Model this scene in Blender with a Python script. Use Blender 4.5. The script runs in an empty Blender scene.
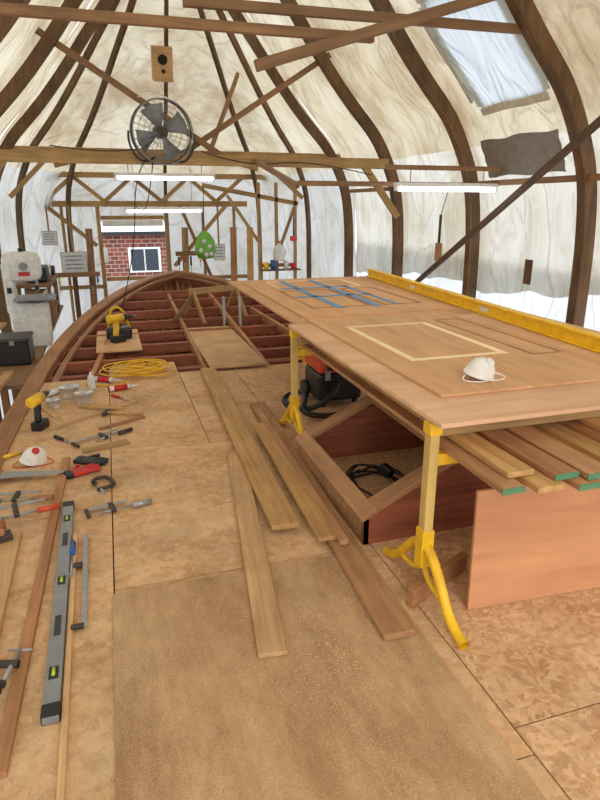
import bpy, bmesh, math, random
from mathutils import Vector, Matrix
random.seed(4)
scene=bpy.context.scene
COL=bpy.context.collection
V=Vector
# ------------------------------------------------------------ materials
def lin(c):
    return tuple(((x/255)/12.92 if x/255<=0.04045 else (((x/255)+0.055)/1.055)**2.4) for x in c)+(1,)
def newmat(name):
    m=bpy.data.materials.new(name);m.use_nodes=True
    nt=m.node_tree
    b=nt.nodes['Principled BSDF']
    return m,nt,b
def nd(nt,t,**k):
    n=nt.nodes.new(t)
    for a,v in k.items():
        if a in n.inputs.keys(): n.inputs[a].default_value=v
        else: setattr(n,a,v)
    return n
def plain(name,c,rough=.5,metal=0,trans=0,emis=0):
    m,nt,b=newmat(name)
    b.inputs['Roughness'].default_value=rough;b.inputs['Metallic'].default_value=metal
    n=nd(nt,'ShaderNodeTexNoise',Scale=14.0,Detail=4.0)
    tc=nd(nt,'ShaderNodeTexCoord');nt.links.new(tc.outputs['Object'],n.inputs['Vector'])
    r=nd(nt,'ShaderNodeValToRGB')
    l=lin(c)
    r.color_ramp.elements[0].color=tuple(x*.82 for x in l[:3])+(1,);r.color_ramp.elements[0].position=.3
    r.color_ramp.elements[1].color=tuple(min(1,x*1.08) for x in l[:3])+(1,);r.color_ramp.elements[1].position=.7
    nt.links.new(n.outputs['Fac'],r.inputs['Fac']);nt.links.new(r.outputs['Color'],b.inputs['Base Color'])
    if trans: b.inputs['Transmission Weight'].default_value=trans
    if emis:
        b.inputs['Emission Color'].default_value=l;b.inputs['Emission Strength'].default_value=emis
    return m
def ramp(nt,stops):
    r=nd(nt,'ShaderNodeValToRGB');cr=r.color_ramp
    while len(cr.elements)<len(stops): cr.elements.new(.5)
    for e,(p,c) in zip(cr.elements,stops): e.position=p;e.color=c
    return r
def mixc(nt,f,a,b,mode='MIX'):
    m=nd(nt,'ShaderNodeMix');m.data_type='RGBA';m.blend_type=mode
    for s,k in ((f,0),(a,6),(b,7)):
        if hasattr(s,'links') : nt.links.new(s,m.inputs[k])
        else: m.inputs[k].default_value=s
    return m.outputs[2]
def math_(nt,op,a,b=None,c=None):
    m=nd(nt,'ShaderNodeMath');m.operation=op
    for i,s in enumerate((a,b,c)):
        if s is None: continue
        if hasattr(s,'links'): nt.links.new(s,m.inputs[i])
        else: m.inputs[i].default_value=s
    return m.outputs[0]
def wood(name,c1,c2,grain=18,along=1.2,rough=.65,stain=.25,bump=.15,axis=0):
    m,nt,b=newmat(name);b.inputs['Roughness'].default_value=rough
    tc=nd(nt,'ShaderNodeTexCoord');mp=nd(nt,'ShaderNodeMapping')
    s=[grain]*3;s[axis]=along
    mp.inputs['Scale'].default_value=s
    nt.links.new(tc.outputs['Object'],mp.inputs['Vector'])
    oi=nd(nt,'ShaderNodeObjectInfo')
    ad=nd(nt,'ShaderNodeVectorMath');ad.operation='SCALE';ad.inputs[0].default_value=(31,17,23)
    nt.links.new(oi.outputs['Random'],ad.inputs['Scale']);nt.links.new(ad.outputs[0],mp.inputs['Location'])
    n=nd(nt,'ShaderNodeTexNoise',Scale=1.6,Detail=7.0,Roughness=.65,Distortion=.6)
    nt.links.new(mp.outputs[0],n.inputs['Vector'])
    r=ramp(nt,[(.32,lin(c1)),(.68,lin(c2))]);nt.links.new(n.outputs['Fac'],r.inputs['Fac'])
    n2=nd(nt,'ShaderNodeTexNoise',Scale=3.0,Detail=5.0);nt.links.new(tc.outputs['Object'],n2.inputs['Vector'])
    r2=ramp(nt,[(.35,(1-stain,1-stain,1-stain,1)),(.65,(1,1,1,1))]);nt.links.new(n2.outputs['Fac'],r2.inputs['Fac'])
    hv=nd(nt,'ShaderNodeHueSaturation');mr=nd(nt,'ShaderNodeMapRange');mr.inputs['To Min'].default_value=.88;mr.inputs['To Max'].default_value=1.18
    nt.links.new(oi.outputs['Random'],mr.inputs['Value']);nt.links.new(mr.outputs[0],hv.inputs['Value'])
    nt.links.new(mixc(nt,1.0,r.outputs[0],r2.outputs[0],'MULTIPLY'),hv.inputs['Color'])
    nt.links.new(hv.outputs[0],b.inputs['Base Color'])
    bp=nd(nt,'ShaderNodeBump',Strength=bump,Distance=.01);nt.links.new(n.outputs['Fac'],bp.inputs['Height']);nt.links.new(bp.outputs[0],b.inputs['Normal'])
    return m
def osb(name,ca,cb,cc,dust=(226,200,164),dustamt=.5,flake=55,lo=.62,hi=.9,dirt=.62,sy=1.0,bump=.25):
    m,nt,b=newmat(name);b.inputs['Roughness'].default_value=.85
    tc=nd(nt,'ShaderNodeTexCoord')
    n0=nd(nt,'ShaderNodeTexNoise',Scale=9.0,Detail=2.0);nt.links.new(tc.outputs['Object'],n0.inputs['Vector'])
    mx=nd(nt,'ShaderNodeMix');mx.data_type='VECTOR';mx.inputs[0].default_value=.12
    nt.links.new(tc.outputs['Object'],mx.inputs[4]);nt.links.new(n0.outputs['Color'],mx.inputs[5])
    vo=nd(nt,'ShaderNodeTexVoronoi',Scale=float(flake));nt.links.new(mx.outputs[1],vo.inputs['Vector'])
    sp=nd(nt,'ShaderNodeSeparateColor');nt.links.new(vo.outputs['Color'],sp.inputs[0])
    r=ramp(nt,[(0,lin(ca)),(.5,lin(cb)),(1,lin(cc))]);nt.links.new(sp.outputs[0],r.inputs['Fac'])
    oi=nd(nt,'ShaderNodeObjectInfo');ad=nd(nt,'ShaderNodeVectorMath');ad.operation='SCALE';ad.inputs[0].default_value=(31,17,0)
    nt.links.new(oi.outputs['Random'],ad.inputs['Scale'])
    mp=nd(nt,'ShaderNodeMapping');mp.inputs['Scale'].default_value=(1,sy,1);nt.links.new(tc.outputs['Object'],mp.inputs['Vector']);nt.links.new(ad.outputs[0],mp.inputs['Location'])
    n1=nd(nt,'ShaderNodeTexNoise',Scale=2.2,Detail=8.0,Roughness=.7);nt.links.new(mp.outputs[0],n1.inputs['Vector'])
    r1=ramp(nt,[(.3,(dirt,dirt*.95,dirt*.87,1)),(.56,(1,1,1,1))]);nt.links.new(n1.outputs['Fac'],r1.inputs['Fac'])
    base=mixc(nt,1.0,r.outputs[0],r1.outputs[0],'MULTIPLY')
    n2=nd(nt,'ShaderNodeTexNoise',Scale=2.6,Detail=12.0,Roughness=.8);nt.links.new(mp.outputs[0],n2.inputs['Vector'])
    n3=nd(nt,'ShaderNodeTexNoise',Scale=160.0,Detail=3.0);nt.links.new(tc.outputs['Object'],n3.inputs['Vector'])
    ml=math_(nt,'MULTIPLY_ADD',n3.outputs['Fac'],.4,n2.outputs['Fac'])
    r3=ramp(nt,[(lo,(0,0,0,1)),(hi,(dustamt,dustamt,dustamt,1))]);nt.links.new(ml,r3.inputs['Fac'])
    fin=mixc(nt,r3.outputs[0],base,lin(dust))
    nt.links.new(fin,b.inputs['Base Color'])
    bp=nd(nt,'ShaderNodeBump',Strength=bump,Distance=.004);nt.links.new(ml,bp.inputs['Height']);nt.links.new(bp.outputs[0],b.inputs['Normal'])
    return m
def film(name,c1,c2,c3,trans=.75,scale=1.1,streak=(.86,.82,.74),stain=None,crease=.9,amt=.55):
    m=bpy.data.materials.new(name);m.use_nodes=True;nt=m.node_tree;nt.nodes.clear()
    out=nd(nt,'ShaderNodeOutputMaterial')
    tc=nd(nt,'ShaderNodeTexCoord')
    n=nd(nt,'ShaderNodeTexNoise',Scale=scale,Detail=6.0,Roughness=.55,Distortion=.3);nt.links.new(tc.outputs['Object'],n.inputs['Vector'])
    r=ramp(nt,[(.28,lin(c3)),(.44,lin(c2)),(.62,lin(c1))]);nt.links.new(n.outputs['Fac'],r.inputs['Fac'])
    mp=nd(nt,'ShaderNodeMapping');mp.inputs['Scale'].default_value=(.8,4,.7);nt.links.new(tc.outputs['Object'],mp.inputs['Vector'])
    n2=nd(nt,'ShaderNodeTexNoise',Scale=1.5,Detail=5.0,Roughness=.6,Distortion=.9);nt.links.new(mp.outputs[0],n2.inputs['Vector'])
    r2=ramp(nt,[(.28,streak+(1,)),(.46,(1,1,1,1))]);nt.links.new(n2.outputs['Fac'],r2.inputs['Fac'])
    col=mixc(nt,1.0,r.outputs[0],r2.outputs[0],'MULTIPLY')
    mp3=nd(nt,'ShaderNodeMapping');mp3.inputs['Scale'].default_value=(1,1.8,.8);mp3.inputs['Rotation'].default_value=(.5,.2,0);nt.links.new(tc.outputs['Object'],mp3.inputs['Vector'])
    n3=nd(nt,'ShaderNodeTexNoise',Scale=1.5,Detail=2.0,Roughness=.45,Distortion=.9);nt.links.new(mp3.outputs[0],n3.inputs['Vector'])
    rg=math_(nt,'ABSOLUTE',math_(nt,'SUBTRACT',n3.outputs['Fac'],.5))
    r3=ramp(nt,[(0,(crease,crease,crease*.98,1)),(.05,(1,1,1,1))]);nt.links.new(rg,r3.inputs['Fac'])
    col=mixc(nt,1.0,col,r3.outputs[0],'MULTIPLY')
    if stain:  # brown staining beside the ribs, with rib shadow painted into the film colour
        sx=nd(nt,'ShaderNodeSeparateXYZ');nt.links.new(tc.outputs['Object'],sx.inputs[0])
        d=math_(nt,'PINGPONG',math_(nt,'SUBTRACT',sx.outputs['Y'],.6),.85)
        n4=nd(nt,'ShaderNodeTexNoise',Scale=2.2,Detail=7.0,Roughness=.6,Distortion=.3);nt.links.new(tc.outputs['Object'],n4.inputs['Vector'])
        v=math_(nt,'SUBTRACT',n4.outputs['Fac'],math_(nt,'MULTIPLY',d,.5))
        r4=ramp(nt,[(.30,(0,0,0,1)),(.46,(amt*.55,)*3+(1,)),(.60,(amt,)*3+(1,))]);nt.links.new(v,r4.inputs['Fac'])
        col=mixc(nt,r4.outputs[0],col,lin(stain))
    h=math_(nt,'ADD',n2.outputs['Fac'],math_(nt,'MULTIPLY',math_(nt,'MINIMUM',rg,.07),5.0))
    bp=nd(nt,'ShaderNodeBump',Strength=.9,Distance=.08);nt.links.new(h,bp.inputs['Height'])
    d=nd(nt,'ShaderNodeBsdfDiffuse');t=nd(nt,'ShaderNodeBsdfTranslucent')
    for q in (d,t):
        nt.links.new(col,q.inputs['Color']);nt.links.new(bp.outputs[0],q.inputs['Normal'])
    mx=nd(nt,'ShaderNodeMixShader');mx.inputs[0].default_value=trans
    nt.links.new(d.outputs[0],mx.inputs[1]);nt.links.new(t.outputs[0],mx.inputs[2]);nt.links.new(mx.outputs[0],out.inputs[0])
    return m
M={}
M['rib']=wood('rib_timber',(88,62,36),(128,94,58),12,1.0,.7,.4,axis=2)
M['rib_d']=wood('rib_timber_dark',(78,56,36),(112,82,54),12,1.0,.7,.3)
M['pine']=wood('pine_beam',(150,116,70),(186,150,98),14,1.0)
M['pine_d']=wood('pine_beam_dark',(118,86,54),(156,116,76),14,1.0)
M['oak']=wood('oak_plank',(172,126,72),(210,166,104),22,1.2)
M['oak2']=wood('pale_plank',(190,146,98),(222,180,130),22,1.2)
M['brownplank']=wood('brown_plank',(152,108,70),(190,142,98),22,1.2)
M['mahog']=wood('mahogany',(130,68,46),(168,96,64),16,1.2)
M['mahog_l']=wood('mahogany_light',(160,106,66),(192,138,92),16,1.2)
M['okoume']=wood('okoume_ply',(206,154,104),(228,178,128),7,.8,stain=.1,axis=1)
M['ply_pale']=wood('pale_ply',(218,168,128),(238,194,154),7,.8,stain=.1)
M['panel']=wood('panel_ply',(178,122,84),(200,144,102),5,.8,stain=.12)
M['inlay']=wood('inlay_pale',(240,212,164),(248,226,186),20,1,stain=.05)
M['osb']=osb('osb_board',(188,140,96),(210,164,118),(228,186,142),dirt=.7)
M['osb2']=osb('worn_ply',(196,150,104),(208,162,114),(220,176,128),flake=34,dustamt=.6,dirt=.58)
M['dark_ply']=osb('dusty_brown_ply',(160,120,82),(163,123,85),(168,128,90),dust=(216,182,138),dustamt=.75,flake=10,lo=.58,hi=.86,dirt=.74,sy=.35,bump=.1)
M['hull']=wood('hull_planking',(142,80,50),(182,112,72),9,.8,axis=1)
M['dark']=plain('dark_void',(40,32,26),.9)
M['black']=plain('black_plastic',(30,30,32),.45)
M['rubber']=plain('black_rubber',(34,34,36),.6)
M['yellow']=plain('yellow_paint',(236,186,34),.4)
M['yellow2']=plain('yellow_anodised',(250,200,20),.45)
M['postw']=wood('trestle_post_wood',(216,180,96),(232,198,122),14,1)
M['orange']=plain('orange_plastic',(206,78,44),.45)
M['red']=plain('red_plastic',(196,38,34),.45)
M['blue']=plain('blue_tape',(106,156,206),.6)
M['bluep']=plain('blue_plastic',(40,90,160),.4)
M['green']=plain('green_paint',(84,134,96),.6)
M['lime']=plain('lime_green',(110,170,60),.6)
M['white']=plain('white_plastic',(226,226,222),.5)
M['maskw']=plain('mask_white',(236,232,222),.8)
M['grey']=plain('grey_metal',(140,144,146),.45,.2)
M['steel']=plain('steel',(165,165,165),.4,.45)
M['iron']=plain('dark_iron',(70,62,56),.5,.3)
M['paper']=plain('paper',(214,216,214),.8)
M['ink']=plain('printed_ink',(130,140,156),.8)
M['clear']=plain('translucent_plastic',(222,226,226),.3,0,.55)
M['vial']=plain('vial_green',(190,220,60),.2)
M['glass']=plain('window_glass',(60,68,76),.15)
M['tubelight']=plain('fluorescent_tube',(250,252,255),.4,0,0,9)
M['snow']=plain('snow',(236,240,246),.9)
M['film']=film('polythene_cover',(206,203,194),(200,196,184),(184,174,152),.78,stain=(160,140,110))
M['film_clean']=film('polythene_clean',(220,222,224),(212,214,214),(198,196,190),.85,streak=(.93,.92,.9),crease=.95)
M['film_wall']=film('polythene_end_wall',(190,190,187),(182,180,174),(164,158,142),.78)
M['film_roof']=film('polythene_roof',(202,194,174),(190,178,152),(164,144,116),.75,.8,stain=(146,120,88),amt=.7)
M['patch']=film('clear_patch',(180,185,190),(172,178,183),(164,168,170),.9,streak=(.9,.9,.9),crease=.92)
M['tape']=plain('duct_tape',(136,130,122),.6)
M['tapec']=plain('pale_tape',(206,198,180),.6)
m,nt,b=newmat('brick_wall');br=nd(nt,'ShaderNodeTexBrick',Scale=2.2);br.inputs['Color1'].default_value=lin((126,66,52));br.inputs['Color2'].default_value=lin((92,50,42));br.inputs['Mortar'].default_value=lin((150,132,120));br.inputs['Mortar Size'].default_value=.025
tc=nd(nt,'ShaderNodeTexCoord');mp=nd(nt,'ShaderNodeMapping');mp.inputs['Rotation'].default_value=(math.pi/2,0,0);nt.links.new(tc.outputs['Object'],mp.inputs[0]);nt.links.new(mp.outputs[0],br.inputs['Vector']);nt.links.new(br.outputs[0],b.inputs['Base Color']);b.inputs['Roughness'].default_value=.9;M['brick']=m
# ------------------------------------------------------------ geometry helpers
def link(name,me,mat,smooth=False):
    o=bpy.data.objects.new(name,me);COL.objects.link(o)
    if mat is not None:
        for q in (mat if isinstance(mat,(list,tuple)) else [mat]): me.materials.append(M[q] if isinstance(q,str) else q)
    if smooth:
        for p in me.polygons: p.use_smooth=True
    return o
def box(name,size,loc,mat,rot=(0,0,0),bev=0,R=None):
    bm=bmesh.new();bmesh.ops.create_cube(bm,size=1)
    for v in bm.verts: v.co=V((v.co.x*size[0],v.co.y*size[1],v.co.z*size[2]))
    if bev: bmesh.ops.bevel(bm,geom=bm.edges[:],offset=bev,segments=2,affect='EDGES',profile=.5)
    me=bpy.data.meshes.new(name);bm.to_mesh(me);bm.free()
    o=link(name,me,mat);o.location=loc
    if R is not None: o.rotation_euler=R.to_euler()
    else: o.rotation_euler=rot
    return o
def axes(p0,p1,up=V((0,0,1))):
    x=(V(p1)-V(p0)).normalized()
    if abs(x.dot(up))>.98: up=V((0,1,0))
    y=up.cross(x).normalized();z=x.cross(y)
    return Matrix((x,y,z)).transposed()
def beam(name,p0,p1,w,h,mat,bev=.003,up=V((0,0,1))):
    p0,p1=V(p0),V(p1)
    return box(name,((p1-p0).length,w,h),(p0+p1)/2,mat,bev=bev,R=axes(p0,p1,up))
def cyl(name,p0,p1,r,mat,r2=None,seg=20):
    p0,p1=V(p0),V(p1);r2=r if r2 is None else r2
    bm=bmesh.new();bmesh.ops.create_cone(bm,cap_ends=True,segments=seg,radius1=r,radius2=r2,depth=(p1-p0).length)
    me=bpy.data.meshes.new(name);bm.to_mesh(me);bm.free()
    o=link(name,me,mat)
    for p in me.polygons: p.use_smooth=len(p.vertices)==4
    o.location=(p0+p1)/2;o.rotation_euler=(p1-p0).to_track_quat('Z','Y').to_euler()
    return o
def tube(name,pts,r,mat,cyc=False,smooth=True):
    cu=bpy.data.curves.new(name,'CURVE');cu.dimensions='3D';cu.bevel_depth=r;cu.bevel_resolution=3;cu.resolution_u=8
    sp=cu.splines.new('NURBS' if smooth else 'POLY');sp.points.add(len(pts)-1)
    c=V(pts[0])
    for q,p in zip(sp.points,pts): q.co=(*(V(p)-c),1)
    if smooth: sp.order_u=3;sp.use_endpoint_u=not cyc
    sp.use_cyclic_u=cyc
    o=bpy.data.objects.new(name,cu);COL.objects.link(o);cu.materials.append(M[mat]);o.location=c
    return o
def lathe(name,prof,loc,mat,seg=28,rot=(0,0,0),sc=(1,1,1)):
    bm=bmesh.new();rings=[]
    for r,z in prof:
        rings.append([bm.verts.new((r*math.cos(2*math.pi*i/seg)*sc[0],r*math.sin(2*math.pi*i/seg)*sc[1],z*sc[2])) for i in range(seg)])
    for a,b_ in zip(rings,rings[1:]):
        for i in range(seg): bm.faces.new((a[i],a[(i+1)%seg],b_[(i+1)%seg],b_[i]))
    bmesh.ops.remove_doubles(bm,verts=bm.verts,dist=1e-5)
    bmesh.ops.recalc_face_normals(bm,faces=bm.faces)
    me=bpy.data.meshes.new(name);bm.to_mesh(me);bm.free()
    o=link(name,me,mat,True);o.location=loc;o.rotation_euler=rot
    return o
def mesh(name,verts,faces,mat,smooth=False,solid=0):
    me=bpy.data.meshes.new(name);me.from_pydata([tuple(v) for v in verts],[],faces);me.update()
    bm=bmesh.new();bm.from_mesh(me);bmesh.ops.recalc_face_normals(bm,faces=bm.faces)
    bm.to_mesh(me);bm.free()
    o=link(name,me,mat,smooth)
    if solid:
        s=o.modifiers.new('s','SOLIDIFY');s.thickness=solid;s.offset=-1
    return o
def prism(name,pts,z0,z1,mat):
    n=len(pts);vs=[(x,y,z0) for x,y in pts]+[(x,y,z1) for x,y in pts]
    fs=[tuple(range(n))[::-1],tuple(range(n,2*n))]+[(i,(i+1)%n,(i+1)%n+n,i+n) for i in range(n)]
    return mesh(name,vs,fs,mat)
def group(name,parts,loc=None):
    e=bpy.data.objects.new(name,None);COL.objects.link(e);e.empty_display_size=.1
    L=V(loc) if loc is not None else parts[0].location.copy()
    e.location=L
    for p in parts:
        p.parent=e;p.matrix_parent_inverse=Matrix.Translation(-L)
    return e
# ------------------------------------------------------------ tent profile
CX=1.1
PR=[(2.62,-1.6),(2.64,-.4),(2.63,.6),(2.61,1.3),(2.54,1.8),(2.40,2.15),(2.21,2.46),(1.93,2.76),(1.70,3.02),(1.43,3.36),(1.12,3.78),(.84,4.15),(.45,4.68),(0,5.2)]
def cr(p0,p1,p2,p3,t):
    return tuple(.5*((2*b)+(-a+c)*t+(2*a-5*b+4*c-d)*t*t+(-a+3*b-3*c+d)*t**3) for a,b,c,d in zip(p0,p1,p2,p3))
def catmull(P,n):
    out=[]
    for i in range(len(P)-1):
        a=P[max(i-1,0)];b=P[i];c=P[i+1];d=P[min(i+2,len(P)-1)]
        for k in range(n): out.append(cr(a,b,c,d,k/n))
    out.append(P[-1]);return out
PF=catmull(PR,4)
def a_of(z):
    for (a0,z0),(a1,z1) in zip(PF,PF[1:]):
        if z0<=z<=z1: return a0+(a1-a0)*(z-z0)/(z1-z0+1e-9)
    return 0
RIBY=[-2.8,-1.1,.6,2.3,4.0,5.6,7.35,9.1]
def sag(y):
    for a,b_ in zip(RIBY,RIBY[1:]):
        if a<=y<=b_: return math.sin(math.pi*(y-a)/(b_-a))
    return 0
OFF=.085
def endpt(a,z,phi,off=0):
    c,s=math.cos(phi),math.sin(phi);f=.62
    r=a+off
    return V((CX+r*math.copysign(abs(c)**f,c),9.1+r*1.12*abs(s)**f,z))
def wr(y,z,side):
    return (.013*math.sin(7*y+3*z+side)+.012*math.sin(13*y-6*z)+.008*math.sin(4*y+15*z+2*side)+.005*math.sin(23*y+9*z))
ys=[-2.8+i*(11.9/120) for i in range(121)]
WIN=(4.28,5.22,2.45,3.19)
def skin(name,side,zlo,zhi,mat,ylist=ys,off=OFF,hole=None,hem=0):
    inner=[p for p in PF if zlo+.02<p[1]<zhi-.02]
    prof=[(a_of(zlo),zlo)]+inner+[(a_of(zhi),zhi)]
    vs=[];fs=[];n=len(prof)
    for y in ylist:
        for j,(a,z) in enumerate(prof):
            s=sag(y);d=off-.04*s+wr(y,z,side)*s
            zz=z+(off if a<1.6 else 0)*.5
            if hem and j==0: zz+=hem*(math.sin(2.1*y)+.6*math.sin(5.3*y+1)+.3*math.sin(11*y))-.05*(y-5)
            vs.append((CX+side*max(0,(a+d)) if a>.02 else CX,y,zz))
    for i in range(len(ylist)-1):
        for j in range(n-1):
            if hole and hole[0]<ylist[i] and ylist[i+1]<hole[1] and hole[2]<prof[j][1] and prof[j+1][1]<hole[3]: continue
            fs.append((i*n+j,i*n+j+1,(i+1)*n+j+1,(i+1)*n+j))
    return mesh(name,vs,fs,mat,True)
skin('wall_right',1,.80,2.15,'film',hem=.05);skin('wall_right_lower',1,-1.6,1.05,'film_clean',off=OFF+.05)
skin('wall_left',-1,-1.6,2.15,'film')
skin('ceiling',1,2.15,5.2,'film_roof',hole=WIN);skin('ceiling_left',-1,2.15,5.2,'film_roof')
phis=[math.pi*i/64 for i in range(65)]
def endskin(name,zlo,zhi,mat,hole=None,nz=0):
    if nz: prof=[(a_of(zlo+(zhi-zlo)*k/nz),zlo+(zhi-zlo)*k/nz) for k in range(nz+1)]
    else: prof=[(a_of(zlo),zlo)]+[p for p in PF if zlo<p[1]<zhi]+[(a_of(zhi),zhi)]
    vs=[];fs=[];n=len(prof)
    for i,ph in enumerate(phis):
        for j,(a,z) in enumerate(prof):
            vs.append(endpt(a,z+(.04 if a<1.6 else 0),ph,OFF+.02*math.sin(i*1.3+z*4) if a>.1 else OFF*a*10))
    for i in range(len(phis)-1):
        for j in range(n-1):
            f=(i*n+j,i*n+j+1,(i+1)*n+j+1,(i+1)*n+j)
            c=sum((V(vs[q]) for q in f),V())/4
            if hole and hole[0]<c.x<hole[1] and hole[2]<c.z<hole[3] and c.y>11: continue
            fs.append(f)
    return mesh(name,vs,fs,mat,True)
endskin('wall_back',-1.6,2.15,'film_wall',hole=(-.1,1.0,.3,1.35),nz=40)
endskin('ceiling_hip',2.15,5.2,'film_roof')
FR=[]
def sweep(name,pts,nrm,wdir,w,d,mat):
    vs=[];fs=[]
    for p,n,wd in zip(pts,nrm,wdir):
        for a,b_ in ((-1,0),(1,0),(1,1),(-1,1)): vs.append(p+wd*(a*w/2)+n*(b_*d))
    k=len(pts)
    for i in range(k-1):
        for j in range(4): fs.append((i*4+j,i*4+(j+1)%4,(i+1)*4+(j+1)%4,(i+1)*4+j))
    fs.append((0,1,2,3));fs.append((4*k-4,4*k-3,4*k-2,4*k-1))
    o=mesh(name,vs,fs,mat);FR.append(o);return o
def norms(pts,inward):
    out=[]
    for i,p in enumerate(pts):
        t=(pts[min(i+1,len(pts)-1)]-pts[max(i-1,0)]).normalized()
        n=(inward[i]-inward[i].dot(t)*t).normalized();out.append(n)
    return out
for k_,y in enumerate(RIBY):
    full=[V((CX+a+.02,y,z)) for a,z in PF]+[V((CX-a-.02,y,z)) for a,z in PF[::-1][1:]]
    c=V((CX,y,1.5));inw=[(c-p) if p.z>1.5 else V((c.x-p.x,0,0)) for p in full]
    for i,q in enumerate(inw):
        if full[i].z>4.9: inw[i]=V((0,0,-1))
    nn=norms(full,inw)
    sweep('rib_%d'%k_,full,nn,[V((0,1,0))]*len(full),.06,.11,'rib')
    sweep('rib_cap_%d'%k_,[p+n*.11 for p,n in zip(full,nn)],nn,[V((0,1,0))]*len(full),.09,.018,'rib')
for ph in (24,58,90,122,156):
    ph=math.radians(ph)
    pts=[endpt(a,z,ph,.0) for a,z in PF if z<5.1]
    c=V((CX,9.1,1.5))
    inw=[V((c.x-p.x,c.y-p.y,0 if p.z<1.5 else (c.z-p.z))) for p in pts]
    rad=V((pts[0].x-CX,pts[0].y-9.1,0)).normalized();wd=V((-rad.y,rad.x,0))
    keep=[i for i,p in enumerate(pts) if not(-.05<p.x<1.0 and p.z<1.9)]
    pts=[pts[i] for i in keep];inw=[inw[i] for i in keep]
    sweep('hip_rafter',pts,norms(pts,inw),[wd]*len(pts),.055,.08,'rib')
def fb(*a,**k):
    o=beam(*a,**k);FR.append(o);return o
fb('tie_beam',(-1.25,7.3,2.09),(3.45,7.3,2.09),.06,.12,'pine')
fb('tie_brace',(-.75,7.39,3.45),(1.5,7.39,2.06),.045,.065,'pine_d')
fb('tie_brace',(.75,7.44,2.06),(2.8,7.44,3.35),.045,.065,'pine_d')
fb('tie_brace',(3.1,7.3,2.1),(3.62,7.3,1.45),.05,.08,'pine')
fb('tie_brace',(-.95,7.3,2.1),(-1.4,7.3,1.45),.05,.08,'pine')
fb('hip_strut',(1.2,7.5,2.1),(1.9,8.9,3.3),.04,.05,'pine_d')
fb('tie_beam_high',(-.95,4.0,2.6),(1.75,4.0,2.62),.045,.055,'pine_d')
fb('tie_beam_high_2',(.55,4.06,2.74),(3.0,4.06,2.77),.045,.055,'pine_d')
fb('high_brace',(.95,3.93,2.40),(2.85,3.93,3.0),.04,.065,'pine_d')
fb('high_brace_2',(-.9,5.6,2.6),(-.1,5.6,3.7),.05,.07,'pine_d')
fb('side_tie',(1.7,5.5,1.79),(3.6,5.5,1.79),.05,.045,'pine_d')
fb('side_tie_strut',(1.72,5.56,1.77),(1.72,7.3,2.1),.04,.05,'pine_d')
fb('stringer_right',(3.58,2.0,1.8),(3.58,9.0,1.8),.04,.05,'pine_d')
fb('stringer_left',(-1.38,2.0,1.8),(-1.38,9.0,1.8),.04,.05,'pine_d')
fb('sway_brace',(3.55,6.55,.7),(3.3,3.5,2.22),.035,.055,'rib_d')
fb('end_header',(-1.2,11.7,1.62),(2.6,11.7,1.62),.06,.10,'pine')
fb('end_header_2',(-1.0,11.6,2.1),(3.1,11.6,2.1),.06,.09,'pine')
for i,(a,b_) in enumerate([(-1,-.5),(0,-.5),(0,.5),(1,.5),(1,1.5),(2,1.5),(2,2.5)]):
    fb('end_truss_brace',(a,11.65,1.66),(b_,11.65,2.08),.04,.07,'pine')
fb('end_post',(-.14,11.72,-.2),(-.14,11.72,1.6),.07,.07,'pine');fb('end_post_2',(1.06,11.72,-.2),(1.06,11.72,1.6),.07,.07,'pine')
for x in (-.75,1.75,2.35): fb('end_stud',(x,11.75,-1.5),(x,11.75,1.6),.05,.06,'pine')
fb('end_rail',(-1.2,11.75,.15),(-.15,11.75,.15),.04,.07,'pine');fb('end_rail_2',(1.1,11.75,.25),(2.6,11.75,.25),.04,.07,'pine')
fb('end_diagonal',(1.15,11.6,.5),(2.2,11.6,1.62),.04,.07,'pine')
fb('end_diagonal_2',(-.2,11.6,.9),(-1.0,11.6,1.6),.04,.07,'pine')
fb('end_diagonal_3',(1.9,11.5,.1),(1.3,11.5,1.6),.04,.06,'pine_d')
fb('mid_tie',(-1.3,9.1,2.3),(3.5,9.1,2.3),.05,.07,'pine')
for (a,b_) in ((-.6,-1.2),(.1,-.6),(2.2,2.9),(1.5,2.2)): fb('knee_brace',(a,9.1,2.28),(b_,9.1,1.7 if abs(b_-CX)>1.75 else 2.1),.04,.06,'pine')
fb('light_batten',(2.4,5.12,1.92),(3.58,5.12,1.92),.04,.04,'pine_d')
group('timber_tent_frame',FR,loc=(CX,4,0))
group('window_1',[beam('frame_bottom',(-.10,11.8,.28),(1.02,11.8,.28),.08,.07,'pine'),beam('frame_top',(-.10,11.8,1.38),(1.02,11.8,1.38),.08,.07,'pine'),beam('rolled_blind',(-.08,11.76,1.28),(1.0,11.76,1.28),.06,.10,'white',.02)])
pf=[]
for x in (2.42,2.72,3.05): pf.append(beam('post',(x,10,-1.0),(x,10,1.95),.05,.05,'pine'))
pf.append(beam('rail',(1.5,10,1.9),(3.1,10,1.62),.05,.07,'pine'));pf.append(beam('rail_low',(2.42,10,.62),(3.05,10,.62),.04,.06,'pine'))
pf.append(beam('strut',(2.42,10,1.0),(1.9,10,1.75),.04,.05,'pine'));pf.append(beam('strut_2',(2.72,10,.75),(3.05,10,1.6),.04,.05,'pine'))
pf.append(beam('shelf',(2.4,9.9,.55),(3.1,9.9,.55),.2,.02,'pine_d'))
for i,(x,c_,h_) in enumerate(((2.5,'yellow',.12),(2.62,'bluep',.16),(2.85,'white',.14),(2.98,'red',.1))): pf.append(cyl('tin_%d'%i,(x,9.88,.561),(x,9.88,.56+h_),.045,c_))
group('timber_hanging_frame',pf)
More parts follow.
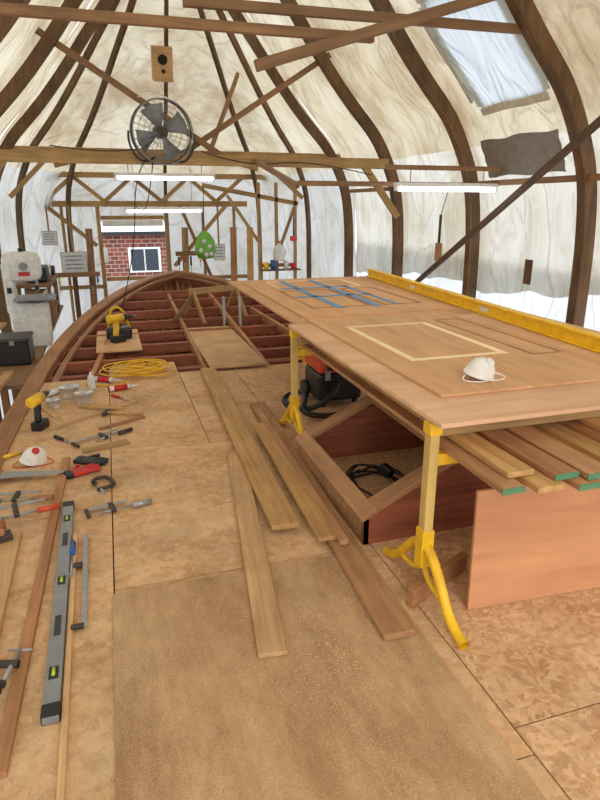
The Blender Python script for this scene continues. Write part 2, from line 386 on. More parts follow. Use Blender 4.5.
# ------------------------------------------------------------ ground / outside
mesh('floor',[(-30,-20,-1.6),(40,-20,-1.6),(40,60,-1.6),(-30,60,-1.6)],[(0,1,2,3)],'snow')
h=[box('walls',(9,3,2.5),(0,19.5,-.35),'brick'),
   mesh('roof',[(-4.7,17.8,.85),(4.7,17.8,.85),(4.7,19.5,2.6),(-4.7,19.5,2.6),(4.7,21.2,.85),(-4.7,21.2,.85)],[(0,1,2,3),(3,2,4,5)],'snow'),
   beam('gutter',(-4.6,17.85,.84),(4.6,17.85,.84),.1,.1,'black')]
for x in (-2.0,.95,3.2):
    h+=[box('house_window_frame',(.9,.06,.7),(x,17.98,.1),'white'),box('house_window_pane',(.36,.02,.6),(x-.2,17.94,.1),'glass'),box('house_window_pane_2',(.36,.02,.6),(x+.2,17.94,.1),'glass')]
group('brick_house',h)
# ------------------------------------------------------------ boat
SH=[(-2.5,-.9,0),(0,-.9,0),(2,-.9,0),(4,-.89,0),(5.3,-.84,.0),(6.5,-.76,.03),(7.5,-.62,.08),(8.4,-.42,.15),(9.3,-.12,.24),(10,.2,.32),(10.6,.6,.4),(11,1.1,.46)]
SL=catmull(SH,5)
def shx(y):
    for p,q in zip(SL,SL[1:]):
        if p[0]<=y<=q[0]+1e-6:
            t=(y-p[0])/(q[0]-p[0]+1e-9);return p[1]+(q[1]-p[1])*t,p[2]+(q[2]-p[2])*t
    return 1.1,.46
left=[V((x,y,z)) for y,x,z in SL];right=[V((2*CX-p.x,p.y,p.z)) for p in left[::-1][1:]]
sheer=left+right
def inw_xy(pts):
    out=[]
    for i,p in enumerate(pts):
        t=pts[min(i+1,len(pts)-1)]-pts[max(i-1,0)];t.z=0;t.normalize();out.append(V((t.y,-t.x,0)))
    return out
ni=inw_xy(sheer)
def strip(name,off0,off1,z0,z1,mat):
    vs=[];fs=[]
    for p,n in zip(sheer,ni):
        a=p+n*off0;b_=p+n*off1
        for q,zz in ((a,z0),(b_,z0),(b_,z1),(a,z1)): vs.append(V((q.x,q.y,q.z+zz)))
    k=len(sheer)
    for i in range(k-1):
        for j in range(4): fs.append((i*4+j,i*4+(j+1)%4,(i+1)*4+(j+1)%4,(i+1)*4+j))
    return mesh(name,vs,fs,mat)
M['rail']=wood('cap_rail_wood',(150,102,64),(186,134,88),30,1.5,axis=1)
hv=[];hf=[];lv=[(0,0),(.02,-.3),(.08,-.7),(.3,-1.1),(.75,-1.45)]
for p,n in zip(sheer,ni):
    for o_,z_ in lv: hv.append(p+n*(o_ if p.y<10 else o_*.6)+V((0,0,z_-.02)))
k=len(lv)
for i in range(len(sheer)-1):
    for j in range(k-1): hf.append((i*k+j,i*k+j+1,(i+1)*k+j+1,(i+1)*k+j))
hull=mesh('hull',hv,hf,'hull',True,.03)
bp_=[hull,strip('cap_rail',-.05,.10,-.02,.02,'rail'),strip('beam_shelf',.04,.12,-.16,-.04,'mahog'),strip('inner_rail',.16,.22,-.06,-.02,'rail')]
for i,y in enumerate([6.05,6.55,7.1,7.65,8.2,8.75,9.3,9.85]):
    x,z=shx(y)
    bp_.append(beam('deck_beam_%d'%i,(x+.06,y,z-.085),(2*CX-x-.06,y,z-.085),.075,.11,'mahog'))
for i,x in enumerate((.84,1.5)):
    bp_.append(beam('carlin_%d'%i,(x,5.9,-.06),(x,9.9,.2),.045,.09,'mahog_l'))
for x0,x1,i in ((-.3,-.1,0),(2.3,2.1,1)): bp_.append(beam('side_carlin_%d'%i,(x0,5.9,-.06),(x1+ (0.15 if i==0 else -.15),8.7,.1),.05,.09,'mahog_l'))
i=0
y=6.2
while y<10.9:
    x,z=shx(y)
    for sgn in (0,1):
        X=lambda q:(q if sgn==0 else 2*CX-q)
        bp_.append(beam('frame_%d'%i,(X(x+.04),y,z-.08),(X(x+.3),y,-1.05),.05,.04,'mahog_l'));i+=1
    y+=.26
for a in range(9):
    ph=math.radians(20+17.5*a)
    cx_,cy_=CX-.75*math.cos(ph),10.1+.72*math.sin(ph)
    bp_.append(beam('bow_frame_%d'%a,(cx_,cy_,.3),(CX-.5*math.cos(ph),10.0+.45*math.sin(ph),-.9),.05,.05,'mahog_l'))
bp_.append(prism('cabin_sole',[(-.5,5.0),(2.7,5.0),(2.6,8),(2.0,10),(1.1,10.6),(.2,10),(-.4,8)],-1.05,-1.0,'mahog_l'))
bp_.append(box('engine_box',(.7,.5,.4),(.3,6.9,-.8),'mahog_l',bev=.01));bp_.append(box('bunk',(1.0,1.4,.5),(2.0,7.4,-.75),'mahog_l',bev=.01))
bp_.append(box('bulkhead',(3.0,.02,.95),(1.1,5.8,-.52),'mahog'))
def sheet(x0,x1,y0,y1,mat,top=0,th=.018,name='plywood_deck_sheet'):
    gp=.003
    return box(name,(x1-x0-2*gp,y1-y0-2*gp,th),((x0+x1)/2,(y0+y1)/2,top-th/2),mat,bev=.001)
for q in ((-.88,-.12,-2.4,.9,'osb2'),(-.88,-.12,.9,3.1,'osb2'),(-.86,-.12,3.1,5.0,'osb2'),(-.12,1.1,-2.4,1.1,'osb2'),(-.12,1.1,1.1,2.33,'osb2'),(-.12,1.1,2.33,3.89,'osb2'),(-.12,.55,3.89,5.84,'osb2'),(.55,1.1,3.89,5.84,'osb2'),(-.78,-.12,5.0,5.84,'osb2'),(1.1,3.08,-2.4,1.2,'osb'),(1.1,3.08,1.2,3.6,'osb'),(1.1,3.0,3.6,5.84,'osb')):
    bp_.append(sheet(*q))
bp_.append(sheet(-.12,.55,5.84,6.3,'osb2',top=-.004))
bp_.append(sheet(-.13,1.03,-.15,2.29,'dark_ply',top=.012,th=.011,name='dusty_plywood_sheet'))
bp_.append(sheet(.86,1.45,5.75,7.85,'oak2',top=.045,th=.02,name='plywood_walkway'))
group('wooden_boat',bp_,loc=(CX,5,0))
# sawdust: fine shavings drifted in streaks
M['dust']=osb('sawdust',(208,170,124),(214,178,130),(222,188,142),flake=200,dustamt=.3)
bm=bmesh.new()
streaks=[(.60,2.1,.72,1.45,.03,1300),(.52,1.7,.62,1.1,.05,700),(.85,2.15,.80,1.75,.04,700),(.3,2.25,.9,2.2,.05,800),(.35,1.9,.5,1.6,.22,1200),(-.05,2.5,.6,3.6,.3,900),(1.2,1.4,1.25,.9,.2,900),(1.2,2.0,1.1,1.2,.1,600),(-.5,2.0,-.15,4.5,.15,700)]
for xa,ya,xb,yb,sd,n_ in streaks:
    for k in range(n_):
        t=random.random();x=xa+(xb-xa)*t+random.gauss(0,sd);y=ya+(yb-ya)*t+random.gauss(0,sd)
        if not(-.8<x<1.6): continue
        on=-.12<x<1.02 and y<2.28
        z=.0135 if on else .0015
        s=random.uniform(.001,.003);a=random.random()*3
        bm.faces.new([bm.verts.new((x+s*math.cos(a+q),y+s*math.sin(a+q),z+random.random()*.002)) for q in (0,1.4,3.0,4.6)])
me=bpy.data.meshes.new('sawdust');bm.to_mesh(me);bm.free();link('sawdust',me,'dust')
def plank(x0,y0,x1,y1,w,z,t,mat,name='oak_plank'):
    return beam(name,(x0,y0,z+t/2),(x1,y1,z+t/2),w,t,mat)
plank(.82,5.68,.72,2.54,.145,.036,.03,'oak')
plank(.68,3.6,.435,1.72,.11,.014,.02,'oak2')
plank(1.055,4.55,.925,1.67,.13,.014,.028,'brownplank')
plank(.935,4.0,.885,2.36,.10,.045,.024,'oak')
plank(1.0,4.3,.945,2.3,.045,.045,.03,'brownplank')
plank(1.06,1.84,1.43,2.02,.03,.0,.09,'mahog_l','timber_offcut')
# ------------------------------------------------------------ skylight hatch (gabled)
x0,x1,xr=1.06,2.19,1.61;y0,y1=2.34,3.40;ze,zr=.14,.42
sk=[]
sk.append(box('side_left',(.03,y1-y0,ze),(x0+.015,(y0+y1)/2,ze/2),'brownplank',bev=.001))
sk.append(box('side_right',(.03,y1-y0,ze),(x1-.015,(y0+y1)/2,ze/2),'brownplank',bev=.001))
for nm,yy in (('gable_near',y0),('gable_far',y1-.025)):
    vs=[(x0,yy,0),(x1,yy,0),(x1,yy,ze),(xr,yy,zr),(x0,yy,ze)];vs+=[(a,b_+.025,c) for a,b_,c in vs]
    fs=[(0,1,2,3,4),(9,8,7,6,5)]+[(i,(i+1)%5,(i+1)%5+5,i+5) for i in range(5)]
    sk.append(mesh(nm,vs,fs,'mahog'))
for sg,xe in ((1,x0),(-1,x1)):
    up=V((-(zr-ze)*sg,0,xr-x0)).normalized()
    e0=V((xe-.02*sg,0,ze));r0=V((xr,0,zr));d=(r0-e0)
    def pp(t,y): q=e0+d*t;return V((q.x,y,q.z+.012))
    sk.append(beam('eave_rail',pp(.07,y0-.02),pp(.07,y1+.02),.095,.03,'brownplank',.004,up))
    sk.append(beam('ridge_rail',pp(.93,y0-.02),pp(.93,y1+.02),.095,.03,'brownplank',.004,up))
    sk.append(beam('end_rail_near',pp(.14,y0+.035),pp(.86,y0+.035),.10,.03,'brownplank',.004,up))
    sk.append(beam('end_rail_far',pp(.14,y1-.035),pp(.86,y1-.035),.10,.03,'brownplank',.004,up))
sk.append(mesh('glazing_board',[(xr,y0,zr-.01),(x1,y0,ze-.01),(x1,y1,ze-.01),(xr,y1,zr-.01)],[(0,1,2,3)],'mahog_l'))
group('skylight_hatch',sk,loc=(xr,2.87,0))
pts=[]
for i in range(46):
    a=i*.62;pts.append((1.38+(.17+.05*math.sin(i*1.7))*math.cos(a),2.84+(.26+.06*math.cos(i*2.3))*math.sin(a),.012+.0012*i))
pts+= [(1.5,3.0,.06),(1.45,2.9,.1)]
group('power_cable',[tube('cord',pts,.0065,'rubber'),box('plug',(.06,.08,.06),(1.45,2.9,.1),'black',(.3,.2,.5),.008),box('power_brick',(.07,.13,.05),(1.5,2.72,.06),'black',(.0,.3,.4),.008)])
box('plywood_offcut_panel',(.66,.014,.54),(1.61,1.745,.272),'panel',(-.03,0,-.06),.001)
# ------------------------------------------------------------ tables
def trestle(y,xl=1.135,xr_=2.3,h=.81):
    ps=[]
    for X in (xl,xr_):
        ps.append(beam('post',(X,y,.20),(X,y,h),.04,.05,'postw',.003))
        ps.append(box('post_sleeve',(.055,.06,.17),(X,y,.25),'yellow',bev=.004));ps.append(box('head_bracket',(.055,.06,.05),(X,y,h-.03),'yellow',bev=.004))
        ps.append(tube('foot',[(X,y-.34,.022),(X,y-.24,.035),(X,y-.14,.17),(X,y-.05,.26),(X,y+.05,.26),(X,y+.14,.17),(X,y+.26,.035),(X,y+.34,.022)],.021,'yellow'))
        ps.append(tube('foot_brace',[(X,y-.2,.1),(X,y-.06,.10),(X,y,.18),(X,y+.06,.10),(X,y+.2,.1)],.012,'yellow'))
    ps.append(beam('crossbar',(xl,y,.645),(xr_,y,.645),.04,.05,'yellow',.004))
    return group('yellow_trestle',ps,loc=(xl,y,0))
trestle(1.89);trestle(3.75);trestle(5.5,1.75,2.8)
bx=[(1.24,.09,.672,1.5,3.9,.022),(1.36,.11,.672,1.47,4.0,.022),(1.49,.10,.672,1.45,3.9,.022),(1.62,.11,.672,1.52,4.0,.022),(1.30,.11,.696,1.56,3.8,.022),(1.43,.10,.696,1.50,3.95,.022),(1.57,.11,.696,1.47,3.9,.022),
    (1.75,.10,.672,1.5,3.9,.022),(1.88,.11,.672,1.44,3.9,.022),(2.02,.11,.672,1.4,3.9,.022),(1.95,.11,.696,1.5,3.9,.022)]
st=[]
for i,(x,w,z,ya,yb,t) in enumerate(bx):
    sk_=(i%3-1)*.012
    st.append(beam('board',(x+sk_,ya,z+t/2),(x-sk_,yb,z+t/2),w,t,('brownplank','oak','mahog_l')[i%3]))
    if i%3!=1: st.append(box('painted_end',(w,.004,t),(x+sk_,ya-.002,z+t/2),'green'))
group('board_stack',st)
group('table_bearers',[beam('bearer',(1.15,1.95,.765),(2.9,1.95,.765),.05,.09,'pine'),beam('bearer_2',(1.15,3.68,.765),(2.9,3.68,.765),.05,.09,'pine')])
def tsheet(name,x0,x1,y0,y1,z,t,mat,rz=0):
    return box(name,(x1-x0,y1-y0,t),((x0+x1)/2,(y0+y1)/2,z+t/2),mat,(0,0,rz),.001)
tsheet('plywood_table_top',1.11,2.95,1.79,3.80,.812,.018,'ply_pale')
tsheet('plywood_table_top',1.17,2.95,3.82,6.3,.812,.018,'okoume')
def framed(name,x0,x1,y0,y1,z,rects,rz=0):
    ps=[tsheet('panel',x0,x1,y0,y1,z,.012,'okoume')]
    for (a,b_,c,d,w,mt) in rects:
        zt=z+.0125
        for s in ((a,b_,c,c+w),(a,b_,d-w,d),(a,a+w,c+w,d-w),(b_-w,b_,c+w,d-w)):
            ps.append(box('inlay_strip',(s[1]-s[0],s[3]-s[2],.002),((s[0]+s[1])/2,(s[2]+s[3])/2,zt),mt))
    return group(name,ps)
framed('framed_plywood_panel',1.27,2.36,2.07,3.92,.831,[(1.42,2.0,2.62,3.55,.04,'inlay'),(2.1,2.3,2.55,3.6,.02,'mahog_l')])
framed('framed_plywood_panel',1.28,2.5,3.98,6.15,.831,[(1.45,1.95,4.3,5.3,.03,'mahog_l'),(2.05,2.4,4.3,5.3,.03,'mahog_l'),(1.5,2.35,5.45,6.0,.03,'inlay')])
tp=[]
for s in ((1.64,4.25,1.70,6.0),(1.96,4.25,2.02,6.0),(1.5,4.85,2.2,4.91),(1.5,5.4,2.2,5.46),(2.15,4.3,2.19,5.5)):
    tp.append(box('tape_strip',(s[2]-s[0],s[3]-s[1],.001),((s[0]+s[2])/2,(s[1]+s[3])/2,.846),'blue'))
group('blue_masking_tape',tp)
L0,L1=V((2.78,6.25,.868)),V((2.50,2.2,.868))
yl=[beam('web',L0,L1,.02,.09,'yellow2'),beam('top_flange',L0+V((0,0,.045)),L1+V((0,0,.045)),.06,.014,'yellow2'),beam('bottom_flange',L0-V((0,0,.029)),L1-V((0,0,.029)),.06,.012,'yellow2')]
dd=(L1-L0).normalized()
for t in (.3,.62):
    q=L0+(L1-L0)*t;yl.append(beam('label',q-dd*.06,q+dd*.06,.022,.035,'white'))
group('yellow_straightedge_level',yl)
def respirator(x,y,z,rz,s=1,red=False):
    ps=[]
    prof=[(.0,.075),(.02,.073),(.042,.06),(.056,.04),(.062,.015),(.066,.0),(.07,-.002),(.068,-.005)]
    ps.append(lathe('shell',[(r*s,h*s) for r,h in prof],(x,y,z+.02),'maskw',24,(.25,0.15,rz),(1.2,.95,1)))
    ps.append(cyl('valve',(x+.02,y-.03,z+.07*s),(x+.025,y-.045,z+.085*s),.02*s,'red' if red else 'white'))
    for k in (-1,1):
        ps.append(tube('strap',[(x+k*.07*s,y,z+.02),(x+k*.12*s,y-.03,z+.008),(x+k*.08*s,y-.08,z+.006),(x+k*.0,y-.085,z+.006),(x-k*.03,y-.05,z+.01)],.003,'maskw' if not red else 'red'))
    return group('dust_mask',ps)
respirator(1.57,2.25,.845,.3)
respirator(-.6,3.9,.0,.8,1.15,True)
# ------------------------------------------------------------ vacuum
vx,vy=1.72,4.55
vac=[box('tank',(.38,.40,.24),(vx,vy,.17),'black',bev=.03),box('motor_head',(.39,.41,.16),(vx,vy,.37),'orange',bev=.035),box('lid',(.34,.36,.06),(vx,vy,.47),'black',bev=.02),
     box('front_panel',(.26,.02,.10),(vx,vy-.205,.37),'black',bev=.01),box('latch',(.04,.03,.08),(vx-.12,vy-.21,.28),'grey',bev=.005),box('latch_2',(.04,.03,.08),(vx+.12,vy-.21,.28),'grey',bev=.005),
     cyl('dial',(vx+.06,vy-.21,.38),(vx+.06,vy-.235,.38),.025,'orange'),cyl('hose_port',(vx-.05,vy-.2,.2),(vx-.05,vy-.25,.2),.035,'black')]
for sx in (-1,1):
    vac.append(cyl('rear_wheel',(vx+sx*.19,vy+.13,.08),(vx+sx*.225,vy+.13,.08),.08,'black'));vac.append(cyl('castor',(vx+sx*.13,vy-.16,.03),(vx+sx*.16,vy-.16,.03),.03,'black'))
vac.append(tube('handle',[(vx-.12,vy,.49),(vx-.12,vy,.54),(vx+.12,vy,.54),(vx+.12,vy,.49)],.015,'black'))
vac.append(tube('hose',[(vx-.05,vy-.24,.2),(vx-.12,vy-.36,.16),(vx-.32,vy-.36,.05),(vx-.45,vy-.15,.03),(vx-.42,vy+.1,.03),(vx-.25,vy+.1,.08),(vx-.3,vy-.2,.1),(vx-.42,vy-.42,.06),(vx-.2,vy-.5,.03),(vx-.0,vy-.42,.04)],.022,'rubber'))
group('shop_vacuum',vac,loc=(vx,vy,0))
# ------------------------------------------------------------ fan
fx,fy,fz=.67,7.2,2.36
F=Matrix.Translation((fx,fy,fz))@Matrix.Rotation(math.radians(8),4,'Z')@Matrix.Rotation(math.radians(6),4,'X')
fan=[]
def ring(r,y,t,mat='grey'):
    return tube('cage_ring',[F@V((r*math.cos(a*math.pi/14),y,r*math.sin(a*math.pi/14))) for a in range(28)],t,mat,cyc=True)
for r in (.33,): fan+= [ring(r,-.07,.007),ring(r,.07,.007),ring(r,0,.009,'iron')]
for r in (.27,.21,.15,.09): fan+= [ring(r,-.085+.02*(r/.33),.0025)]
for r in (.24,.12): fan+= [ring(r,.085,.0025)]
for a in range(24):
    c,s=math.cos(a*math.pi/12),math.sin(a*math.pi/12)
    fan.append(tube('cage_wire',[F@V((.05*c,-.10,.05*s)),F@V((.2*c,-.09,.2*s)),F@V((.33*c,-.06,.33*s)),F@V((.33*c,.06,.33*s)),F@V((.05*c,.09,.05*s))],.0022,'grey'))
fan.append(cyl('motor',F@V((0,.0,0)),F@V((0,.17,0)),.07,'iron'));fan.append(cyl('hub',F@V((0,-.1,0)),F@V((0,0,0)),.045,'iron'))
for a in range(4):
    a0=a*math.pi/2+.4;vs=[]
    for r,w0,tw in ((.04,.25,.03),(.16,.42,.045),(.29,.45,.035)):
        for q,yy in ((-w0,-tw),(0,0),(w0,tw)): vs.append(F@V((r*math.cos(a0+q),yy,r*math.sin(a0+q))))
    fan.append(mesh('blade_%d'%a,vs,[(0,1,4,3),(1,2,5,4),(3,4,7,6),(4,5,8,7)],'grey',True,.004))
fan.append(tube('bracket',[F@V((-.36,0,0)),F@V((-.38,.0,-.15)),F@V((-.2,.0,-.36)),V((fx-.05,7.3,2.14))],.012,'iron'));fan.append(tube('bracket_2',[F@V((.36,0,0)),F@V((.38,.0,-.15)),F@V((.2,.0,-.36)),V((fx+.05,7.3,2.14))],.012,'iron'))
group('caged_fan',fan,loc=(fx,fy,fz))
group('speaker_box',[box('body',(.30,.2,.46),(1.02,10.2,3.62),'oak2',(.3,0,0),.01),cyl('driver',(1.02,10.11,3.66),(1.02,10.07,3.65),.07,'dark'),cyl('tweeter',(1.02,10.07,3.5),(1.02,10.05,3.49),.03,'dark'),beam('hanger',(1.05,10.25,3.6),(1.1,10.4,3.85),.04,.04,'pine')])
def tubelight(x0,x1,y,z,ztop):
    ps=[box('housing',(x1-x0,.07,.035),((x0+x1)/2,y,z+.035),'white',bev=.006),cyl('lamp_tube',(x0+.03,y-.01,z),(x1-.03,y-.01,z),.022,'tubelight'),box('end_cap',(.03,.05,.05),(x0+.015,y,z+.005),'white',bev=.004),box('end_cap_2',(.03,.05,.05),(x1-.015,y,z+.005),'white',bev=.004)]
    for x in (x0+.15,x1-.15): ps.append(cyl('hanger',(x,y,z+.04),(x,y,ztop),.004,'steel'))
    group('fluorescent_light',ps)
tubelight(.13,1.25,7.3,1.89,2.04);tubelight(.26,1.36,9.1,1.52,2.3);tubelight(2.5,3.56,5.12,1.74,1.9)
for pts in ([(.5,7.25,2.1),(.35,7.25,1.95),(.3,7.5,1.2),(.15,7.6,.6),(.0,7.6,.1)],[(1.1,7.25,2.18),(1.6,7.25,2.02),(2.4,7.25,2.12),(3.2,7.2,1.95)],[(-.5,7.25,2.2),(.1,7.25,2.12),(.5,7.25,2.2)],[(.55,7.2,2.05),(.5,7.6,1.6),(.45,8.6,1.5),(.4,9.1,1.6)]):
    tube('hanging_cable',pts,.006,'rubber')
tube('hanging_cable',[(.9,7.3,2.6),(.55,7.25,2.9),(.45,7.25,2.7)],.008,'white')
bg=[lathe('bag_body',[(0,-.22),(.12,-.21),(.17,-.1),(.16,.05),(.09,.17),(.03,.22)],(1.5,9.95,.98),'lime',20,sc=(1,.5,1))]
for i,(a,b_) in enumerate(((-.08,-.08),(.06,-.02),(-.03,.06),(.08,-.14),(.0,-.15))): bg.append(lathe('pale_blotch_%d'%i,[(0,.02),(.025,.01),(.035,0)],(1.5+a,9.86+abs(a)*.15,.98+b_),'paper',12,(math.pi/2,0,0)))
bg.append(tube('handle',[(1.48,9.95,1.2),(1.5,9.95,1.55),(1.52,9.98,1.87)],.006,'rubber'))
group('shopping_bag',bg)
group('plastic_jug',[lathe('body',[(0,-.13),(.09,-.13),(.10,-.1),(.10,.06),(.05,.12),(.03,.13),(.03,.17),(0,.17)],(2.72,9.84,.84),'white'),cyl('cap',(2.72,9.84,1.0),(2.72,9.84,1.03),.034,'orange'),tube('grip',[(2.8,9.84,.9),(2.87,9.84,.86),(2.81,9.84,.78)],.012,'white'),tube('tie',[(2.72,9.86,1.02),(2.72,9.92,1.2),(2.72,9.96,1.3)],.004,'rubber')])
group('hanging_brush',[cyl('handle',(3.0,9.93,1.1),(3.0,9.93,1.4),.012,'bluep'),box('head',(.12,.04,.08),(3.0,9.93,1.06),'orange',bev=.01)])
def poster(name,x,z,w,h,y=11.5):
    ps=[box('sheet',(w,.006,h),(x,y,z),'paper')]
    for i in range(4): ps.append(box('print_%d'%i,(w*.7,.002,h*.06),(x,y-.005,z+h*(.32-.2*i)),'ink'))
    ps.append(box('backing',(w+.02,.015,h+.02),(x,y+.012,z),'pine'));ps.append(beam('support',(x,y+.03,z),(x,y+.03,1.6),.03,.02,'pine'))
    group(name,ps)
poster('paper_calendar',-.62,.62,.42,.36);poster('notice_paper',-.98,1.05,.24,.22)
poster('notice_paper',1.98,.75,.2,.28,11.4)
tr=[beam('rail',(-1.15,11.4,.42),(-.2,11.4,.42),.03,.08,'pine_d'),beam('rail_2',(1.15,11.3,.75),(1.75,11.3,.75),.03,.08,'pine_d')]
for i,(x,z,c_,l_) in enumerate(((-1.1,.38,'red',.2),(-1.0,.38,'iron',.28),(-.9,.38,'yellow',.22),(-.35,.38,'iron',.3),(-.25,.38,'bluep',.2),(1.2,.7,'iron',.3),(1.3,.7,'red',.2),(1.42,.7,'black',.32),(1.6,.7,'yellow',.2))):
    tr.append(cyl('tool_handle_%d'%i,(x,11.36 if x<1 else 11.26,z),(x,11.36 if x<1 else 11.26,z-l_*.5),.018,c_));tr.append(cyl('tool_shank_%d'%i,(x,11.36 if x<1 else 11.26,z-l_*.5),(x,11.36 if x<1 else 11.26,z-l_),.008,'steel'))
group('tool_rack',tr)
# staging along left side with band saw and clutter
stg=[box('plank',(.55,5.2,.04),(-1.16,8.6+.2,-.12),'pine_d',bev=.003)]
for yy in (6.6,8.6,10.1): stg.append(beam('leg',(-1.2,yy,-1.6),(-1.2,yy,-.14),.07,.07,'pine_d'))
group('staging_platform',stg)
cx,cy,cz=-1.02,8.1,-.1
bs=[box('base_cabinet',(.42,.36,.36),(cx,cy,cz+.18),'white',bev=.02),box('lower_wheel_housing',(.46,.24,.26),(cx-.01,cy,cz+.42),'white',bev=.06),
    box('column',(.12,.16,.60),(cx-.20,cy+.02,cz+.72),'white',bev=.015),box('upper_wheel_housing',(.44,.22,.36),(cx-.03,cy,cz+.98),'white',bev=.09),
    cyl('wheel_boss',(cx-.0,cy-.11,cz+.99),(cx-.0,cy-.13,cz+.99),.05,'grey'),box('table',(.46,.42,.03),(cx+.08,cy-.03,cz+.60),'grey',bev=.005),box('table_trunnion',(.14,.14,.06),(cx+.06,cy,cz+.56),'iron',bev=.01),
    box('blade',(.004,.016,.26),(cx+.10,cy,cz+.72),'steel'),beam('guide_post',(cx+.12,cy,cz+.68),(cx+.12,cy,cz+.86),.025,.025,'steel'),box('blade_guard',(.05,.05,.06),(cx+.11,cy,cz+.72),'black',bev=.006),
    box('red_label',(.13,.004,.05),(cx+.0,cy-.112,cz+.90),'red'),cyl('tension_knob',(cx-.02,cy,cz+1.16),(cx-.02,cy,cz+1.2),.03,'black'),box('fence',(.03,.4,.06),(cx+.2,cy-.03,cz+.64),'steel',bev=.003),
    box('switch',(.05,.02,.07),(cx-.2,cy-.07,cz+.7),'black',bev=.005)]
group('band_saw',bs,loc=(cx,cy,cz))
wb=[box('top',(.5,1.5,.05),(-1.1,10.0,.5),'pine_d',bev=.004)]
for a in (-.2,.2):
    for yy in (9.4,10.6): wb.append(beam('leg',(-1.1+a,yy,-.1),(-1.1+a,yy,.48),.05,.05,'pine_d'))
wb.append(box('shelf',(.46,1.3,.02),(-1.1,10.0,.1),'pine_d'))
wb+= [box('toolbox',(.3,.4,.2),(-1.05,9.6,.64),'black',bev=.02),box('tin',(.14,.14,.2),(-1.0,10.0,.63),'bluep',bev=.02),cyl('paint_pot',(-1.0,10.3,.53),(-1.0,10.3,.68),.08,'white'),box('carton',(.3,.3,.25),(-1.1,9.9,.24),'brownplank',bev=.004),cyl('can',(-.95,9.8,.53),(-.95,9.8,.7),.04,'red'),box('vice',(.15,.12,.14),(-.95,10.5,.6),'iron',bev=.02)]
group('workbench',wb)
rk=[]
for y in (4.7,5.4,6.1): rk.append(beam('post',(-1.2,y,-1.6),(-1.2,y,.9),.06,.06,'rib_d'))
for z in (.0,.45,.85): rk.append(beam('rail',(-1.2,4.6,z),(-1.2,6.2,z),.04,.08,'rib_d'))
rk.append(beam('diagonal',(-1.14,4.7,.0),(-1.14,6.1,.85),.04,.06,'pine_d'))
rk.append(beam('stacked_batten',(-1.14,4.5,.55),(-1.05,6.3,.5),.06,.03,'pine'));rk.append(beam('stacked_batten_2',(-1.1,4.6,.1),(-1.04,6.15,.05),.08,.03,'oak'))
group('timber_rack',rk,loc=(-1.2,5.4,0))
group('storage_crate',[box('body',(.34,.4,.26),(-1.12,7.2,.035),'black',bev=.02),box('lid',(.36,.42,.04),(-1.12,7.2,.185),'iron',bev=.01),box('latch',(.05,.01,.05),(-1.12,6.99,.16),'grey',bev=.003)])
for i,(x,yy,m_) in enumerate(((2.2,11.3,'mahog_l'),(-.4,11.4,'pine_d'),(1.3,11.4,'pine'),(2.5,11.2,'oak'))): beam('leaning_board',(x,yy,-1.5),(x+.08,yy+.2,1.2),.12,.03,m_)
sh=[beam('top',(1.0,8.3,.46),(1.75,8.6,.46),.05,.08,'pine')]
for (x,y) in ((1.05,8.32),(1.7,8.58)):
    for s in (-1,1): sh.append(beam('leg',(x,y,.46),(x-s*.1,y+s*.3,.05),.04,.06,'pine'))
sh.append(beam('brace',(1.05,8.32,.40),(.75,8.1,.1),.03,.06,'pine_d'))
group('sawhorse',sh)
for x in (1.42,1.62): cyl('steel_stanchion',(x,8.0 if x<1.5 else 7.9,-1.0),(x,8.0 if x<1.5 else 7.9,.42),.018,'steel')
# ------------------------------------------------------------ patches on skin
def patch(name,y0,y1,z0,z1,mat,off,rc=.0,side=1,cut=None,rag=0):
    vs=[];fs=[];ny,nz=24,16
    for i in range(ny+1):
        for j in range(nz+1):
            y=y0+(y1-y0)*i/ny;z=z0+(z1-z0)*j/nz
            if rag:
                if i in(0,ny): y+=rag*math.sin(j*1.1)
                if j in(0,nz): z+=rag*math.sin(i*.5+j)
            s=sag(y);d=OFF-.04*s+wr(y,z,side)*s
            vs.append((CX+side*(a_of(z)+d-off),y,z))
    for i in range(ny):
        for j in range(nz):
            ci,cj=(i+.5)/ny*2-1,(j+.5)/nz*2-1
            if rc and abs(ci)**5+abs(cj)**5>1.05: continue
            if cut and abs(ci)<cut and abs(cj)<cut-.03: continue
            fs.append((i*(nz+1)+j,i*(nz+1)+j+1,(i+1)*(nz+1)+j+1,(i+1)*(nz+1)+j))
    return mesh(name,vs,fs,mat,True)
group('window_2',[patch('tape_border',4.2,5.3,2.38,3.26,'tapec',.03,1,cut=.88),patch('clear_film',4.22,5.28,2.40,3.24,'patch',.02,1)])
patch('duct_tape_patch',4.3,5.4,1.86,2.18,'tape',.04,rag=.008)
group('hanging_hand_brush',[cyl('handle',(3.5,6.0,1.5),(3.5,6.0,1.2),.015,'iron'),box('bristles',(.04,.1,.2),(3.5,6.0,1.1),'brownplank',bev=.01),tube('cord',[(3.5,6,1.5),(3.56,6,1.7),(3.58,6,1.8)],.004,'rubber')])
box('dark_tape_tag',(.01,.1,.22),(3.62,4.6,1.02),'rib_d',bev=.001)
